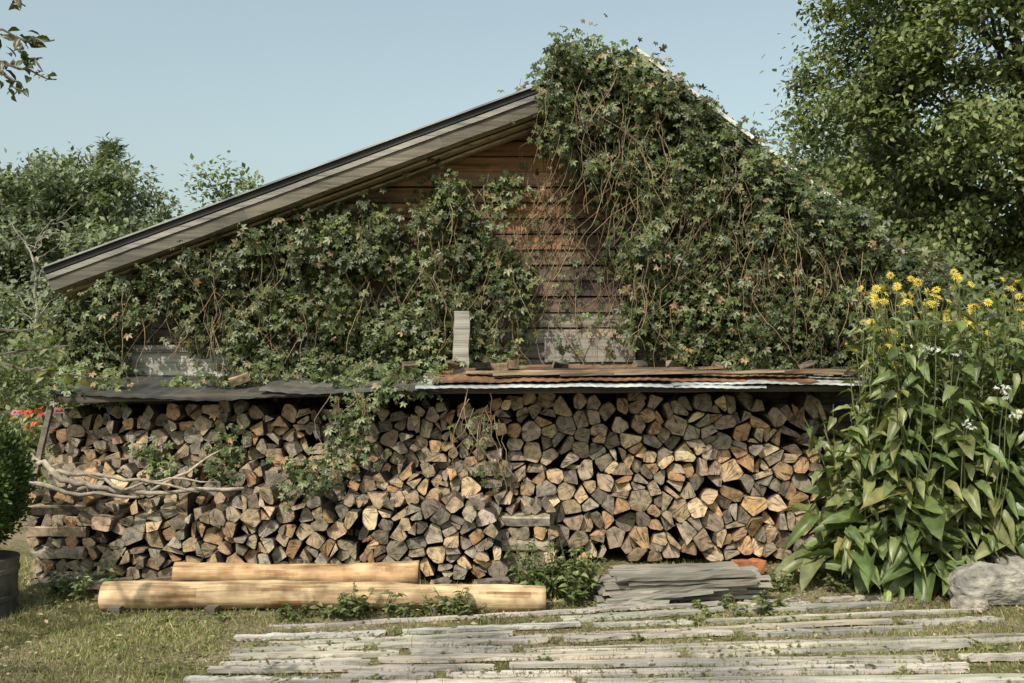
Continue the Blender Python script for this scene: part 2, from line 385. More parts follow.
def piece(mb,poly,yf,depth,end,side,shrink=.9,rot=.12):
    cx=sum(p[0] for p in poly)/len(poly); cz=sum(p[1] for p in poly)/len(poly)
    q=[]
    for i,p in enumerate(poly):
        a=poly[i-1]
        if math.hypot(p[0]-a[0],p[1]-a[1])>.026: q.append(p)
    if len(q)<3: return
    if len(q)>4 and random.random()<.6: q.pop(random.randrange(len(q)))
    an=random.gauss(0,rot); sc=shrink*random.uniform(.94,1.06)
    pts=[]
    wr=random.choice([.06,.09,.13,.2])
    for i,p in enumerate(q):
        for o_ in (q[i-1],q[(i+1)%len(q)]):
            x=p[0]+(o_[0]-p[0])*wr-cx; zz=p[1]+(o_[1]-p[1])*wr-cz
            x,zz=(x*math.cos(an)-zz*math.sin(an))*sc,(x*math.sin(an)+zz*math.cos(an))*sc
            pts.append((cx+x+random.uniform(-.004,.004),cz+zz+random.uniform(-.004,.004)))
    n=len(pts)
    tx,tz=random.gauss(0,.2),random.gauss(0,.2)
    dx,dz=random.gauss(0,.02),random.gauss(0,.015)
    k=random.randrange(len(q)); pith=(cx+(q[k][0]-cx)*1.15,cz+(q[k][1]-cz)*1.15) if random.random()<.8 else (cx,cz)
    fr=[(x,yf+(x-cx)*tx+(zz-cz)*tz+random.uniform(-.003,.003),zz) for x,zz in pts]
    rim=[(cx+(x-cx)*.95,yf+(x-cx)*tx+(zz-cz)*tz-.006,cz+(zz-cz)*.95) for x,zz in pts]
    bk=[(x*1+dx,yf+depth,zz+dz) for x,zz in pts]
    vs=rim+fr+bk+[(cx,yf-.006+random.uniform(-.004,.004),cz)]
    fs=[];cs=[];uv=[]
    for i in range(n):
        j=(i+1)%n
        fs.append([i,j,3*n]); cs.append(end)
        uv.append([(rim[i][0]-pith[0],rim[i][2]-pith[1]),(rim[j][0]-pith[0],rim[j][2]-pith[1]),(cx-pith[0],cz-pith[1])])
        fs.append([i,n+i,n+j,j]); cs.append(tuple(.7*e for e in end)); uv.append([(.3,.3)]*4)
        fs.append([n+i,2*n+i,2*n+j,n+j]); cs.append(side[ (i//2)%len(side)]); uv.append([(.3,.3)]*4)
    mb.add(vs,fs,cs,uv)
def stack(mb,x0,x1,zbot,ztop,yf,depth,sp,pal,splitp=.55,jy=.03,rot=.1,shrink=.9):
    pts=[];tries=0; zt=max(ztop(x0+(x1-x0)*i/20) for i in range(21))+.25
    cell={}
    while tries<26000:
        tries+=1
        x=random.uniform(x0-.25,x1+.25); zz=random.uniform(zbot-.2,zt)
        s_=sp*random.choice([.75,.95,1.15])
        ci,ck=int(x/.2+100),int(zz/.2+100); ok=True
        for a in (ci-1,ci,ci+1):
            for b_ in (ck-1,ck,ck+1):
                for (px,pz,ps) in cell.get((a,b_),()):
                    if (x-px)**2+(zz-pz)**2<(s_*.5+ps*.5)**2: ok=False;break
                if not ok: break
            if not ok: break
        if ok: pts.append((x,zz,s_)); cell.setdefault((ci,ck),[]).append((x,zz,s_))
    for (x,zz,s_) in pts:
        if not(x0<x<x1 and zbot+.02<zz<ztop(x)): continue
        poly=[(x-.13,zz-.13),(x+.13,zz-.13),(x+.13,zz+.13),(x-.13,zz+.13)]
        for a,b_,c_ in pts:
            if abs(a-x)>.35 or abs(b_-zz)>.35: continue
            d=math.hypot(a-x,b_-zz)
            if 0<d: 
                t=.5+.25*(s_-c_)/d
                poly=clip(poly,x+(a-x)*t,zz+(b_-zz)*t,(a-x)/d,(b_-zz)/d)
            if len(poly)<3: break
        if len(poly)<3: continue
        poly=[(a,max(b_,zbot+.005)) for a,b_ in poly]
        polys=[poly]
        if abs(area(poly))>sp*sp*.8 and random.random()<splitp:
            an=random.uniform(0,math.pi); cx=x+random.gauss(0,.01); cz=zz+random.gauss(0,.01)
            p1=clip(poly,cx,cz,math.cos(an),math.sin(an)); p2=clip(poly,cx,cz,-math.cos(an),-math.sin(an)); polys=[p1,p2]
        for p_ in polys:
            if len(p_)<3 or abs(area(p_))<.0016: continue
            e=cj(random.choice(pal),.25)
            y=yf(x) if callable(yf) else yf
            piece(mb,p_,y+random.gauss(0,jy),depth,e,[cj(random.choice(BRK),.2) for _ in range(3)],shrink,rot)
def splitlog(mb,c,axis,L,r,end,side):
    c=Vector(c); ax=Vector(axis).normalized(); u=ax.cross(Vector((.2,.3,1))).normalized(); v_=ax.cross(u)
    n=random.choice([3,3,4,4,5]); a0=random.uniform(0,6.28); vs=[];
    ring=[]
    for k in range(n):
        a=a0+2*math.pi*k/n+random.uniform(-.25,.25); rr=r*random.uniform(.8,1.2)
        for da in (-.16,.16): ring.append((math.cos(a+da)*rr,math.sin(a+da)*rr))
    n=len(ring)
    for s_ in(-1,-.3,.3,1):
        k=random.uniform(.93,1.05); ox,oy=random.gauss(0,.004),random.gauss(0,.004)
        for a,b_ in ring: vs.append(c+ax*(L/2*s_)+u*(a*k+ox)+v_*(b_*k+oy))
    fs=[list(range(n))[::-1],[3*n+k for k in range(n)]]; cs=[end,end]; uv=[[ring[k] for k in range(n)][::-1],[ring[k] for k in range(n)]]
    for s_ in range(3):
        for k in range(n):
            fs.append([s_*n+k,s_*n+(k+1)%n,(s_+1)*n+(k+1)%n,(s_+1)*n+k]); cs.append(side[(k//2)%len(side)]); uv.append([(.3,.3)]*4)
    mb.add(vs,fs,cs,uv)
mb=MB()
top=lambda x:1.29+.02*math.sin(x*2.1)+.02*math.sin(x*5)
stack(mb,-.02,2.46,.02,top,lambda x:7.86+.03*math.sin(x*3),.5,.118,TAN,.45,.024,.18,.97)
for i in range(9):
    splitlog(mb,(2.5+random.uniform(-.05,.08),7.95+random.uniform(-.05,.3),.06+i*.14),(1,random.gauss(0,.15),random.gauss(0,.05)),.34,.06,cj(random.choice(TAN)),[cj(random.choice(GRY))])
mb.build('firewood_stack',M_fire)
mb=MB()
top2=lambda x:1.23+.02*math.sin(x*2.7+1)+(.04 if x>-1.6 else 0)
stack(mb,-3.62,-.03,.4,top2,lambda x:7.76-.03*math.sin(x*2),.5,.102,TAN+GRY,.45,.04,.25,.96)
# slightly lower tiers in front, stepping forward
topm=lambda x:.75+.03*math.sin(x*2.2+2)+.03*math.sin(x*6)
stack(mb,-3.45,-.06,.2,topm,lambda x:7.46+.03*math.sin(x*3),.5,.100,TAN+GRY,.4,.035,.22,.96)
top3=lambda x:.56+.03*math.sin(x*3+1)+.02*math.sin(x*7)+(.03 if -2<x<-.4 else 0)
stack(mb,-3.05,-.10,.02,top3,lambda x:7.15+.03*math.sin(x*4),.5,.098,TAN+GRY,.4,.03,.22,.96)
for i in range(40):
    x=random.uniform(-3.3,-.15); y=random.uniform(7.35,7.45)
    c=(x,y,top3(x)+random.uniform(.0,.04))
    splitlog(mb,c,(random.gauss(0,.15),1,random.gauss(0,.08)),.3,random.uniform(.035,.052),cj(random.choice(TAN+GRY),.2),[cj(random.choice(GRY+BRK),.2) for _ in range(3)])
for i in range(36):
    x=random.uniform(-3.5,-.15); c=(x,random.uniform(7.62,7.72),topm(x)+random.uniform(.0,.04))
    splitlog(mb,c,(random.gauss(0,.15),1,random.gauss(0,.08)),.3,random.uniform(.035,.052),cj(random.choice(TAN+GRY),.2),[cj(random.choice(GRY+BRK),.2) for _ in range(3)])
for (cx,yy,zmax) in ((-3.25,7.2,.62),(.10,7.5,.50)):
    z_=.05; k=0
    while z_<zmax:
        r=random.uniform(.04,.055)
        if k%2==0:
            for dy in (0,.2,.4): splitlog(mb,(cx+random.uniform(-.04,.04),yy+dy,z_),(1,random.gauss(0,.08),random.gauss(0,.04)),.42,r,cj(random.choice(TAN)),[cj(random.choice(GRY),.25) for _ in range(3)])
        else:
            for dx in (-.19,-.09,.0,.1,.19): splitlog(mb,(cx+dx+random.uniform(-.02,.02),yy+.18,z_),(random.gauss(0,.08),1,0),.42,r,cj(random.choice(TAN)),[cj(random.choice(GRY+BRK),.2) for _ in range(3)])
        z_+=r*1.75; k+=1
for i in range(26):
    x=random.uniform(-3.3,0.5); splitlog(mb,(x,random.uniform(6.95,7.1),.035),(random.gauss(0,1),random.gauss(0,.6),random.gauss(0,.05)),random.uniform(.12,.3),.03,cj(random.choice(TAN)),[cj(random.choice(GRY+BRK),.2) for _ in range(3)])
mb.build('firewood_stack',M_fire)
mb=MB()
for (u,v,l) in ((483,358,.12),(500,368,.16),(512,364,.1),(672,366,.12),(722,362,.15),(240,379,.16),(410,375,.12),(806,362,.12),(455,372,.16),(560,369,.12),(640,368,.1)):
    x,y,z_=m(u,v,7.9); splitlog(mb,(x,7.9,1.55+random.uniform(0,.035) if u>400 else 1.46),(1,random.gauss(.3,.5),random.gauss(0,.4)),l,random.uniform(.03,.045),cj((.2,.15,.1)),[cj(random.choice(BRK)) for _ in range(2)])
mb.build('firewood_scraps',M_fire)
mb=MB()
def branch(mb,pts,r0,r1,col,n=7,sub=4,wob=.012):
    P=[]
    for i in range(len(pts)-1):
        a=Vector(pts[i]);b_=Vector(pts[i+1])
        for k in range(sub): P.append(a.lerp(b_,k/sub)+Vector([random.gauss(0,wob) for _ in range(3)]))
    P.append(Vector(pts[-1])); mb.tube(P,[r0+(r1-r0)*i/(len(P)-1) for i in range(len(P))],n,col,rough=.12)
DW=(.31,.27,.22)
branch(mb,[m(26,454,7.1),m(46,462,7.1),m(60,478,7.05),m(95,487,7.05),m(150,492,7.05),m(245,488,7.2)],.028,.014,DW)
branch(mb,[m(50,472,7.1),m(90,474,7.05),m(125,490,7.0)],.018,.012,DW)
branch(mb,[m(30,482,7.1),m(80,492,7.0),m(140,497,7.0)],.02,.01,DW)
branch(mb,[m(150,490,7.1),m(190,472,7.1),m(222,450,7.2)],.014,.006,DW)
branch(mb,[m(90,474,7.05),m(140,480,7.0),m(200,492,7.05)],.013,.008,DW)
branch(mb,[m(120,488,7.0),m(170,478,7.05),m(215,482,7.1)],.01,.006,DW)
mb.build('driftwood_branch',M_bark,smooth=True)
# ================= PEELED LOGS
def plog(name,a,b_,ra,rb,seed,col):
    mb=MB(); a=Vector(a);b_=Vector(b_); n=60
    vs=[];fs=[];cs=[];K=26
    for i in range(n+1):
        t=i/n; c=a.lerp(b_,t)+Vector((0,.025*math.sin(t*3+seed),.009*math.sin(t*5+seed)))
        R=(ra+(rb-ra)*t)*(1+.03*math.sin(t*23+seed)+.015*math.sin(t*51))
        for k in range(K):
            an=2*math.pi*k/K; rr=R*(1+.10*mnoise.noise(Vector((t*9+seed*5,math.cos(an)*1.2,math.sin(an)*1.2))))
            vs.append((c.x,c.y+math.cos(an)*rr,c.z+math.sin(an)*rr))
    for i in range(n):
        for k in range(K):
            an=2*math.pi*k/K; w_=mnoise.noise(Vector((i*.12+seed*7,math.cos(an)*1.8,math.sin(an)*1.8)))+.5*mnoise.noise(Vector((i*.3,math.cos(an)*5,math.sin(an)*5)))
            f=min(1,max(0,w_*1.8)); cc=tuple(col[j]*(1-f)+(.26,.16,.085)[j]*f for j in range(3))
            fs.append([i*K+k,i*K+(k+1)%K,(i+1)*K+(k+1)%K,(i+1)*K+k]); cs.append(cc)
    fs.append(list(range(K))[::-1]); fs.append([n*K+k for k in range(K)]); cs+=[(.33,.24,.15)]*2
    mb.add(vs,fs,cs)
    o=mb.build(name,M_peel)
    for p_ in o.data.polygons: p_.use_smooth=len(p_.vertices)==4
plog('peeled_log',(-2.62,6.42,.092),(.215,6.40,.09),.090,.080,0,(.50,.385,.24))
plog('peeled_log',(-2.27,6.72,.165),(-.62,6.70,.17),.070,.088,2,(.47,.32,.18))
mb=MB()
for x in(-2.5,-1.9,-1.0,-.5): mb.plank((x,6.3,.02),(x+.05,6.95,.05),.07,.06,(.14,.12,.1),5,.004)
for i in range(9):
    x=random.uniform(-3.0,-2.4); mb.plank((x,6.6+random.uniform(-.1,.3),.03+.01*i),(x+random.uniform(.3,.6),6.75+random.uniform(-.1,.2),.05+.01*i),.05,.02,cj((.17,.13,.09)),4,.005)
mb.build('log_bearers',M_board)
# ================= BOARD PILE
mb=MB()
for L_ in range(6):
    for j in range(3):
        z_=.02+.032*L_; y=6.62+.13*j+random.uniform(-.02,.02)-.012*L_
        mb.plank((.60+random.uniform(-.08,.1)+.02*L_,y,z_),(1.66+random.uniform(-.14,.04),y+.08+random.uniform(-.03,.03),z_+.012),random.uniform(.09,.125),.024,cj((.27,.25,.22),.22),10,.005)
for i in range(8):
    mb.plank((.5+.04*i+random.uniform(-.05,.05),6.36+.03*i,.02+.012*i),(1.0+.1*i,6.5+.02*i+random.uniform(-.06,.06),.04+.018*i),random.uniform(.03,.07),.02,cj((.30,.275,.24),.2),8,.005)
mb.build('board_pile',M_board)
# ================= BOARDWALK
mb=MB()
rows=11
for k in range(rows):
    t=k/(rows-1)*1.15
    a=Vector((-1.45,5.96,0)).lerp(Vector((-1.72,4.92,0)),t); b_=Vector((3.2,6.75,0)).lerp(Vector((3.1,5.05,0)),t)
    a.x+=random.uniform(-.15,.12); b_.x+=random.uniform(-.9,.3)
    cuts=[0]+sorted(random.sample([.2,.33,.45,.6,.72,.85],random.choice([2,2,3])))+[1]
    for c0,c1 in zip(cuts[:-1],cuts[1:]):
        if random.random()<.04: continue
        p0=a.lerp(b_,c0+.004); p1=a.lerp(b_,c1-.004)
        z0=.016+random.uniform(-.012,.008); z1=.016+random.uniform(-.012,.008)
        w_=random.uniform(.028,.046)
        for dd in ((-.024,.024) if random.random()<.65 else (0,)):
            off=Vector((0,random.gauss(0,.008)+dd,0))
            mb.plank(p0+off+Vector((random.uniform(0,.08),0,z0+random.uniform(-.003,.003))),p1+off+Vector((-random.uniform(0,.08),random.gauss(0,.014),z1)),w_*(1 if dd else 1.25),.022,cj((.38,.355,.32),.22),16,.0035)
mb.build('boardwalk',M_board)
mb=MB(); x,y,z_=m(745,565,7.55)
mb.plank((x-.1,7.45,.06),(x+.1,7.5,.06),.1,.1,(.42,.16,.07),5,.005)
mb.build('brick',M_plain)
def rock(name,c,r,seed,col):
    import bmesh
    bm=bmesh.new(); bmesh.ops.create_icosphere(bm,subdivisions=5,radius=1)
    rr=random.Random(seed); pl=[]
    for i in range(13):
        d=Vector([rr.gauss(0,1) for _ in range(3)]).normalized(); pl.append((d,rr.uniform(.62,.92)))
    for v in bm.verts:
        co_=v.co.copy()
        for d,h in pl:
            e_=co_.dot(d)-h
            if e_>0: co_-=d*e_*.93
        co_*=1+mnoise.noise(co_*4+Vector((seed,0,0)))*.06+mnoise.noise(co_*11)*.03
        v.co=Vector((co_.x*r[0],co_.y*r[1],max(co_.z*r[2],-r[2]*.5)))
    me=bpy.data.meshes.new(name); bm.to_mesh(me); bm.free()
    at=me.attributes.new('col','FLOAT_COLOR','FACE'); at.data.foreach_set('color',np.tile(np.array([*col,1],np.float32),len(me.polygons)))
    me.materials.append(M_rock)
    o=bpy.data.objects.new(name,me); o.location=c; link(o)
rock('boulder',(3.18,6.62,.10),(.30,.22,.17),1,(.27,.255,.225)); rock('boulder',(3.5,6.85,.15),(.27,.22,.2),5,(.26,.245,.215)); rock('boulder',(2.95,6.45,.03),(.12,.1,.07),8,(.24,.22,.19))
# ================= VINES
GV=[(.042,.058,.02),(.057,.076,.026),(.08,.098,.034),(.11,.122,.047),(.12,.105,.048),(.17,.11,.055)]
GW=[.26,.28,.22,.14,.07,.03]
polyA=[(543,110),(541,75),(556,56),(595,48),(628,54),(640,74),(690,108),(750,154),(830,214),(895,248),(915,285),(900,330),(860,366),(780,364),(700,364),(660,350),(640,335),(625,290),(632,230),(606,180),(566,150)]
polyB=[(50,385),(52,318),(130,282),(200,254),(260,232),(330,212),(375,210),(390,226),(432,216),(444,180),(490,172),(508,190),(488,230),(512,258),(530,320),(520,366),(460,368),(380,384),(300,384),(244,386),(236,352),(120,350),(120,384)]
T=[];D=[];U=[];S=[];C=[]
def clump(c,n,sg,size,drop=1.0,cols=GV,w=GW,bright=1.0):
    n=int(n)
    p_=rng.normal(0,1,(n,3))*np.array(sg)+np.array(c); T.append(p_)
    D.append(rng.normal(0,.6,(n,3))+np.array([0,-.35,-.8*drop])); U.append(rng.normal(0,.55,(n,3))+np.array([-.1,-1,.7]))
    S.append(rng.uniform(.55,1.25,n)*size); C.append(pick(cols,n,.25,w)*bright*rng.uniform(.65,1.45))
def fill(poly,cnt,y0,y1,nl,size,sgm=.1,dref=8.3,holes=(),thr=-.22):
    us=[p[0] for p in poly]; vs=[p[1] for p in poly]; k=0
    while k<cnt:
        u=random.uniform(min(us),max(us)); v=random.uniform(min(vs),max(vs))
        if not inpoly(u,v,poly): continue
        if any((u-h[0])**2/h[2]**2+(v-h[1])**2/h[3]**2<1 for h in holes): continue
        if mnoise.noise(Vector((u/26,v/32,3)))<thr and random.random()<.9: continue
        d=random.uniform(y0,y1); x,_,z_=m(u,v,dref)
        s_=random.uniform(.6,1.5)*sgm
        clump((x,d,z_),nl*random.uniform(.6,1.3),(s_,.05,s_*1.2),size); k+=1
fill(polyA,430,8.02,8.38,54,.054,.08,8.2,[(700,300,18,12),(668,250,8,16)],-.18)
fill(polyA,180,7.80,8.1,36,.052,.055,8.05,(),-.02)
holesB=[(375,288,24,24),(300,345,16,16),(410,245,28,18),(480,300,16,26),(150,340,40,14),(510,345,18,16),(250,290,14,12),(445,335,12,14),(210,320,14,10),(340,250,14,8),(430,285,10,14)]
fill(polyB,270,8.28,8.5,44,.054,.072,8.4,holesB,-.1)
fill(polyB,100,8.12,8.3,36,.052,.052,8.25,holesB,0)
for i in range(46):
    u=random.uniform(550,636); v=64+abs(u-595)**1.3*.08+random.uniform(-8,26); x,_,z_=m(u,v,8.15)
    clump((x,random.uniform(8.0,8.7),z_),42,(.08,.08,.05),.053,.3)
for i in range(60):
    t=random.uniform(.12,1)**.7; x=PX+(RX-PX)*t; z_=roofz(x)+random.uniform(-.2,-.06)+.12*max(0,t-.5); clump((x,random.uniform(7.95,8.3),z_),40,(.08,.07,.055),.054,.4)
for i in range(30):
    x=random.uniform(3.05,3.45); clump((x,random.uniform(8.0,9.5),random.uniform(1.7,2.45)),55,(.1,.15,.12),.056)
for (u,v) in [(530,190),(545,215),(535,240),(570,225),(580,265),(560,300),(595,320),(565,345),(600,150),(575,175),(520,280),(400,240),(420,190),(350,225),(615,350),(640,330),(610,260),(590,200)]:
    x,_,z_=m(u,v,8.45); clump((x,8.48,z_),14,(.07,.03,.1),.05)
for (u,v,d,n_) in [(345,385,7.6,70),(360,400,7.45,60),(350,420,7.4,60),(345,440,7.4,60),(358,455,7.4,40),(300,470,7.35,50),(318,485,7.2,60),(330,462,7.35,60),(295,488,7.15,30),(150,455,7.6,60),(158,470,7.4,50),(225,455,7.6,70),(228,438,7.65,40),(222,470,7.4,40),(480,430,7.6,25),(485,470,7.4,18),(410,375,7.9,60),(440,372,7.9,50),(395,380,7.8,50),(370,372,8,70),(320,378,8,60),(280,382,8,60),(250,384,8,50),(90,385,8,80),(70,380,8,80),(180,386,8,60),(215,386,8,50),(505,378,7.9,20),(60,392,7.55,50),(110,388,7.7,50),(385,392,7.45,40),(420,388,7.5,30)]:
    x,_,z_=m(u,v,d); clump((x,d,z_ if v>=385 else max(z_,1.46)),n_,(.08,.06,.06),.048,.8,bright=1.25)
vine=empty('climbing_vine')
inst('vine_leaves',CR_V,CR_F,np.vstack(D),np.vstack(U),np.concatenate(S),np.vstack(T),np.vstack(C),M_vine,vine)
mb=MB()
STC=[(.24,.18,.115),(.16,.12,.085),(.30,.22,.14),(.18,.115,.07)]
def hang(u,v,d,L,r=.0035,ww=.05):
    x,_,z_=m(u,v,d); P=[Vector((x,d,z_))]; dx=random.gauss(0,.25)
    k=int(L/.07)
    for i in range(k):
        dx=dx*.85+random.gauss(0,.28)
        P.append(P[-1]+Vector((dx*.07,random.gauss(0,ww)*.25,-.065+random.gauss(0,.012))))
    for p_ in P: p_.y=min(p_.y,8.55)
    mb.tube(P,[r*(1-.5*i/len(P)) for i in range(len(P))],4,cj(random.choice(STC),.2))
for i in range(220):
    while True:
        u=random.uniform(545,880); v=random.uniform(60,280)
        if inpoly(u,v,polyA): break
    hang(u,v,random.uniform(7.76,8.05),random.uniform(.3,1.2),.0028)
for i in range(130):
    while True:
        u=random.uniform(60,560); v=random.uniform(170,330)
        if inpoly(u,v,polyB): break
    hang(u,v,random.uniform(8.08,8.4),random.uniform(.3,1),.003)
for i in range(70): hang(random.uniform(500,640),random.uniform(140,260),8.5,random.uniform(.5,1.6),.004,.02)
for i in range(14): hang(random.uniform(465,500),random.uniform(388,420),7.4,random.uniform(.4,.7),.003,.04)
for i in range(10): hang(random.uniform(330,375),random.uniform(388,400),7.38,random.uniform(.4,.7),.003,.04)
for (u,v) in((524,92),(590,46),(600,48),(700,95),(745,140),(552,66),(640,66),(720,110)):
    x,_,z_=m(u,v,8.2); P=[Vector((x,8.2,z_-.1))]
    for k in range(5): P.append(P[-1]+Vector((random.gauss(0,.03),random.gauss(0,.02),.045)))
    mb.tube(P,[.004,.004,.003,.003,.002,.0015],4,STC[1])
mb.build('vine_stems',M_bark,vine)
# ================= TREES
def tree(name,base,h,cc,rad,ncl,nl,leaf,cols,tr=.25,csig=.13,nb=40,barkc=(.12,.1,.085),inner=.35):
    e=empty(name); base=Vector(base); cc=Vector(cc); mb=MB()
    topz=cc+Vector((0,0,rad[2]*.5))
    P=[base.lerp(topz,i/9)+Vector((random.gauss(0,.05),random.gauss(0,.05),0))*(1 if i else 0) for i in range(10)]
    mb.tube(P,[tr*(1-.85*i/9)+.01 for i in range(10)],10,barkc,rough=.06)
    Tl=[];Dl=[];Ul=[];Cl=[];cen=[]
    while len(cen)<ncl:
        d=Vector([random.gauss(0,1) for _ in range(3)]).normalized()
        if d.y>.35 and random.random()<.7: continue
        lob=1+.32*mnoise.noise(d*1.9+base)+.16*mnoise.noise(d*5+base)
        r=random.uniform(inner,1)**.6*lob
        cen.append(cc+Vector((d.x*rad[0]*r,d.y*rad[1]*r,d.z*rad[2]*r)))
    for i,c in enumerate(cen):
        if i<nb:
            t=min(.95,max(.25,(c.z-base.z)/(topz.z-base.z)*.75)); s_=base.lerp(topz,t)
            mid=s_.lerp(c,.5)+Vector((0,0,-.08*rad[2]+random.gauss(0,.1)))
            branch(mb,[s_,mid,c],tr*.3*(1-t*.6),.012,barkc,5,3,.04)
        n=int(nl*random.uniform(.6,1.3)); sg=np.array(rad)*csig*random.uniform(.6,1.3)*np.array([1,1,.55])
        p_=rng.normal(0,1,(n,3))*sg+np.array(c); Tl.append(p_)
        out=np.array((c-cc).normalized())
        Dl.append(rng.normal(0,.7,(n,3))+out*.5+np.array([0,0,-.4])); Ul.append(rng.normal(0,.45,(n,3))+np.array([0,-.2,1])+out*.5)
        Cl.append(pick(cols,n,.2)*random.uniform(.75,1.3))
    mb.build('trunk_and_limbs',M_bark,e,smooth=True)
    Tl=np.vstack(Tl); k=Tl[:,2]>.05; 
    inst('leaves',RH_V,RH_F,np.vstack(Dl)[k],np.vstack(Ul)[k],rng.uniform(.7,1.3,k.sum())*leaf,Tl[k],np.vstack(Cl)[k],M_tree,e)
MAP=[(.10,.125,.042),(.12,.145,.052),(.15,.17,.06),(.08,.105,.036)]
FAR_HAZE=[(.125,.15,.09),(.145,.17,.10),(.17,.19,.115),(.11,.135,.082)]  # distance haze put into the leaf colour: paler, greyer greens
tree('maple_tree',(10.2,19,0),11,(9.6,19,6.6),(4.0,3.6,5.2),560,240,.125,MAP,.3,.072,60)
tree('maple_tree',(10.3,27,0),9,(9.6,27,4.7),(3.3,3,3.8),190,160,.19,FAR_HAZE,.2,.11)
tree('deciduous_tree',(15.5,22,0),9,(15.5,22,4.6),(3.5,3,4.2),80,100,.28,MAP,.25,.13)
tree('deciduous_tree',(-13.3,30,0),9,(-13.4,30,4.0),(3.3,3,4.0),240,150,.19,FAR_HAZE,.2,.10)
tree('deciduous_tree',(-17.5,33,0),9,(-17.5,33,4.1),(3.3,3,3.8),190,140,.21,FAR_HAZE,.2,.10)
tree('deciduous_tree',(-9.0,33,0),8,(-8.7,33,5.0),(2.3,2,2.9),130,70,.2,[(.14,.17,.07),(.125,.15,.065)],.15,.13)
tree('deciduous_tree',(-10.8,28,0),7,(-10.8,28,3.2),(2.2,2,3.0),130,130,.19,FAR_HAZE,.2,.11)
e=empty('pine_tree'); mb=MB(); bx,by=-14.6,36
mb.tube([(bx,by,0),(bx,by,9.2)],[.2,.03],8,(.12,.1,.09)); Tl=[];Dl=[];Cl=[]
for i in range(110):
    z_=random.uniform(2,9.3); r=(9.8-z_)*.33*random.uniform(.5,1); a=random.uniform(0,6.28)
    tip=Vector((bx+math.cos(a)*r,by+math.sin(a)*r,z_+.15)); branch(mb,[(bx,by,z_),tip],.03,.008,(.12,.1,.09),4,3,.02)
    n=70; t=rng.uniform(.2,1,(n,1)); p_=np.array((bx,by,z_))*(1-t)+np.array(tip)*t+rng.normal(0,.13,(n,3)); Tl.append(p_)
    Dl.append(rng.normal(0,.5,(n,3))+np.array([math.cos(a),math.sin(a),.2])); Cl.append(pick([(.08,.105,.065),(.10,.125,.075)],n))
mb.build('trunk',M_bark,e); Tl=np.vstack(Tl)
inst('needles',RH_V,RH_F,np.vstack(Dl),rng.normal(0,.4,(len(Tl),3))+np.array([0,0,1]),np.full((len(Tl),3),1.)*np.array([.12,.3,.2]),Tl,np.vstack(Cl),M_tree,e)
mb=MB()
b0=Vector((-12.2,26.0,0)); DC=(.26,.24,.21)
branch(mb,[b0,b0+Vector((-.2,0,2.5)),b0+Vector((-.3,0,4.2)),b0+Vector((-.9,0,5.2))],.06,.012,DC,6,4,.03)
for i in range(14):
    z_=random.uniform(2.5,5.0); s_=b0+Vector((-.3,0,z_)); sg=random.choice([-1,1]); branch(mb,[s_,s_+Vector((sg*.4,0,.4)),s_+Vector((sg*random.uniform(.6,1.3),random.uniform(-.3,.3),random.uniform(.3,1.0)))],.018,.004,DC,4,3,.04)
mb.build('dead_tree',M_bark)
Tl=[];Dl=[];Ul=[];Cl=[];Sl=[]
def mass(c,rad,ncl,nl,size,cols):
    for i in range(ncl):
        d=Vector([random.gauss(0,1) for _ in range(3)]).normalized(); r=random.uniform(.5,1)
        cc_=np.array((c[0]+d.x*rad[0]*r,c[1]+d.y*rad[1]*r,c[2]+d.z*rad[2]*r)); p_=rng.normal(0,1,(nl,3))*np.array(rad)*.14+cc_
        k=p_[:,2]>.02; n=int(k.sum())
        if not n: continue
        Tl.append(p_[k]); Dl.append(rng.normal(0,.7,(n,3))+np.array([0,-.3,-.3])); Ul.append(rng.normal(0,.5,(n,3))+np.array([0,-.3,1]))
        Cl.append(pick(cols,n,.2)*random.uniform(.75,1.3)); Sl.append(rng.uniform(.7,1.3,n)*size)
for i in range(34):
    x=-62+i*3.8+random.uniform(-1,1); hh=random.uniform(6.8,8.6)
    if -6<x<14: hh*=.75
    mass((x,42+random.uniform(-4,4),hh*.5),(3.2,2.6,hh*.5),42,55,.40,FAR_HAZE)
inst('distant_trees',RH_V,RH_F,np.vstack(Dl),np.vstack(Ul),np.concatenate(Sl),np.vstack(Tl),np.vstack(Cl),M_tree)
Tl=[];Dl=[];Ul=[];Cl=[];Sl=[]
for (c,rad) in (((-13,24,1.3),(2.6,1.5,1.9)),((-9.5,22,1.2),(2,1.5,1.6)),((-17,26,1.6),(2.6,1.5,2.2)),((-7,24,1),(2,1.3,1.5)),((6.6,15,1.3),(1.5,1.3,1.7)),((9,14.5,1.3),(1.8,1.3,1.8)),((12,15,1.4),(2,1.3,2)),((4.6,17,1.2),(1.5,1.3,1.6))):
    mass(c,rad,55,100,.14,MAP+FAR_HAZE)
inst('hedge_shrubs',RH_V,RH_F,np.vstack(Dl),np.vstack(Ul),np.concatenate(Sl),np.vstack(Tl),np.vstack(Cl),M_tree)
Tl=[];Dl=[];Ul=[];Cl=[];Sl=[]
for i in range(9): mass((-8.6+i*.55,12+random.uniform(-.6,.6),.4),(.5,.5,.55),18,60,.08,[(.12,.15,.05),(.15,.18,.07),(.17,.17,.08)])
fb=empty('flower_bed')
inst('foliage',RH_V,RH_F,np.vstack(Dl),np.vstack(Ul),np.concatenate(Sl),np.vstack(Tl),np.vstack(Cl),M_tree,fb)
FL_V=[(0,0,.02)];FL_F=[]
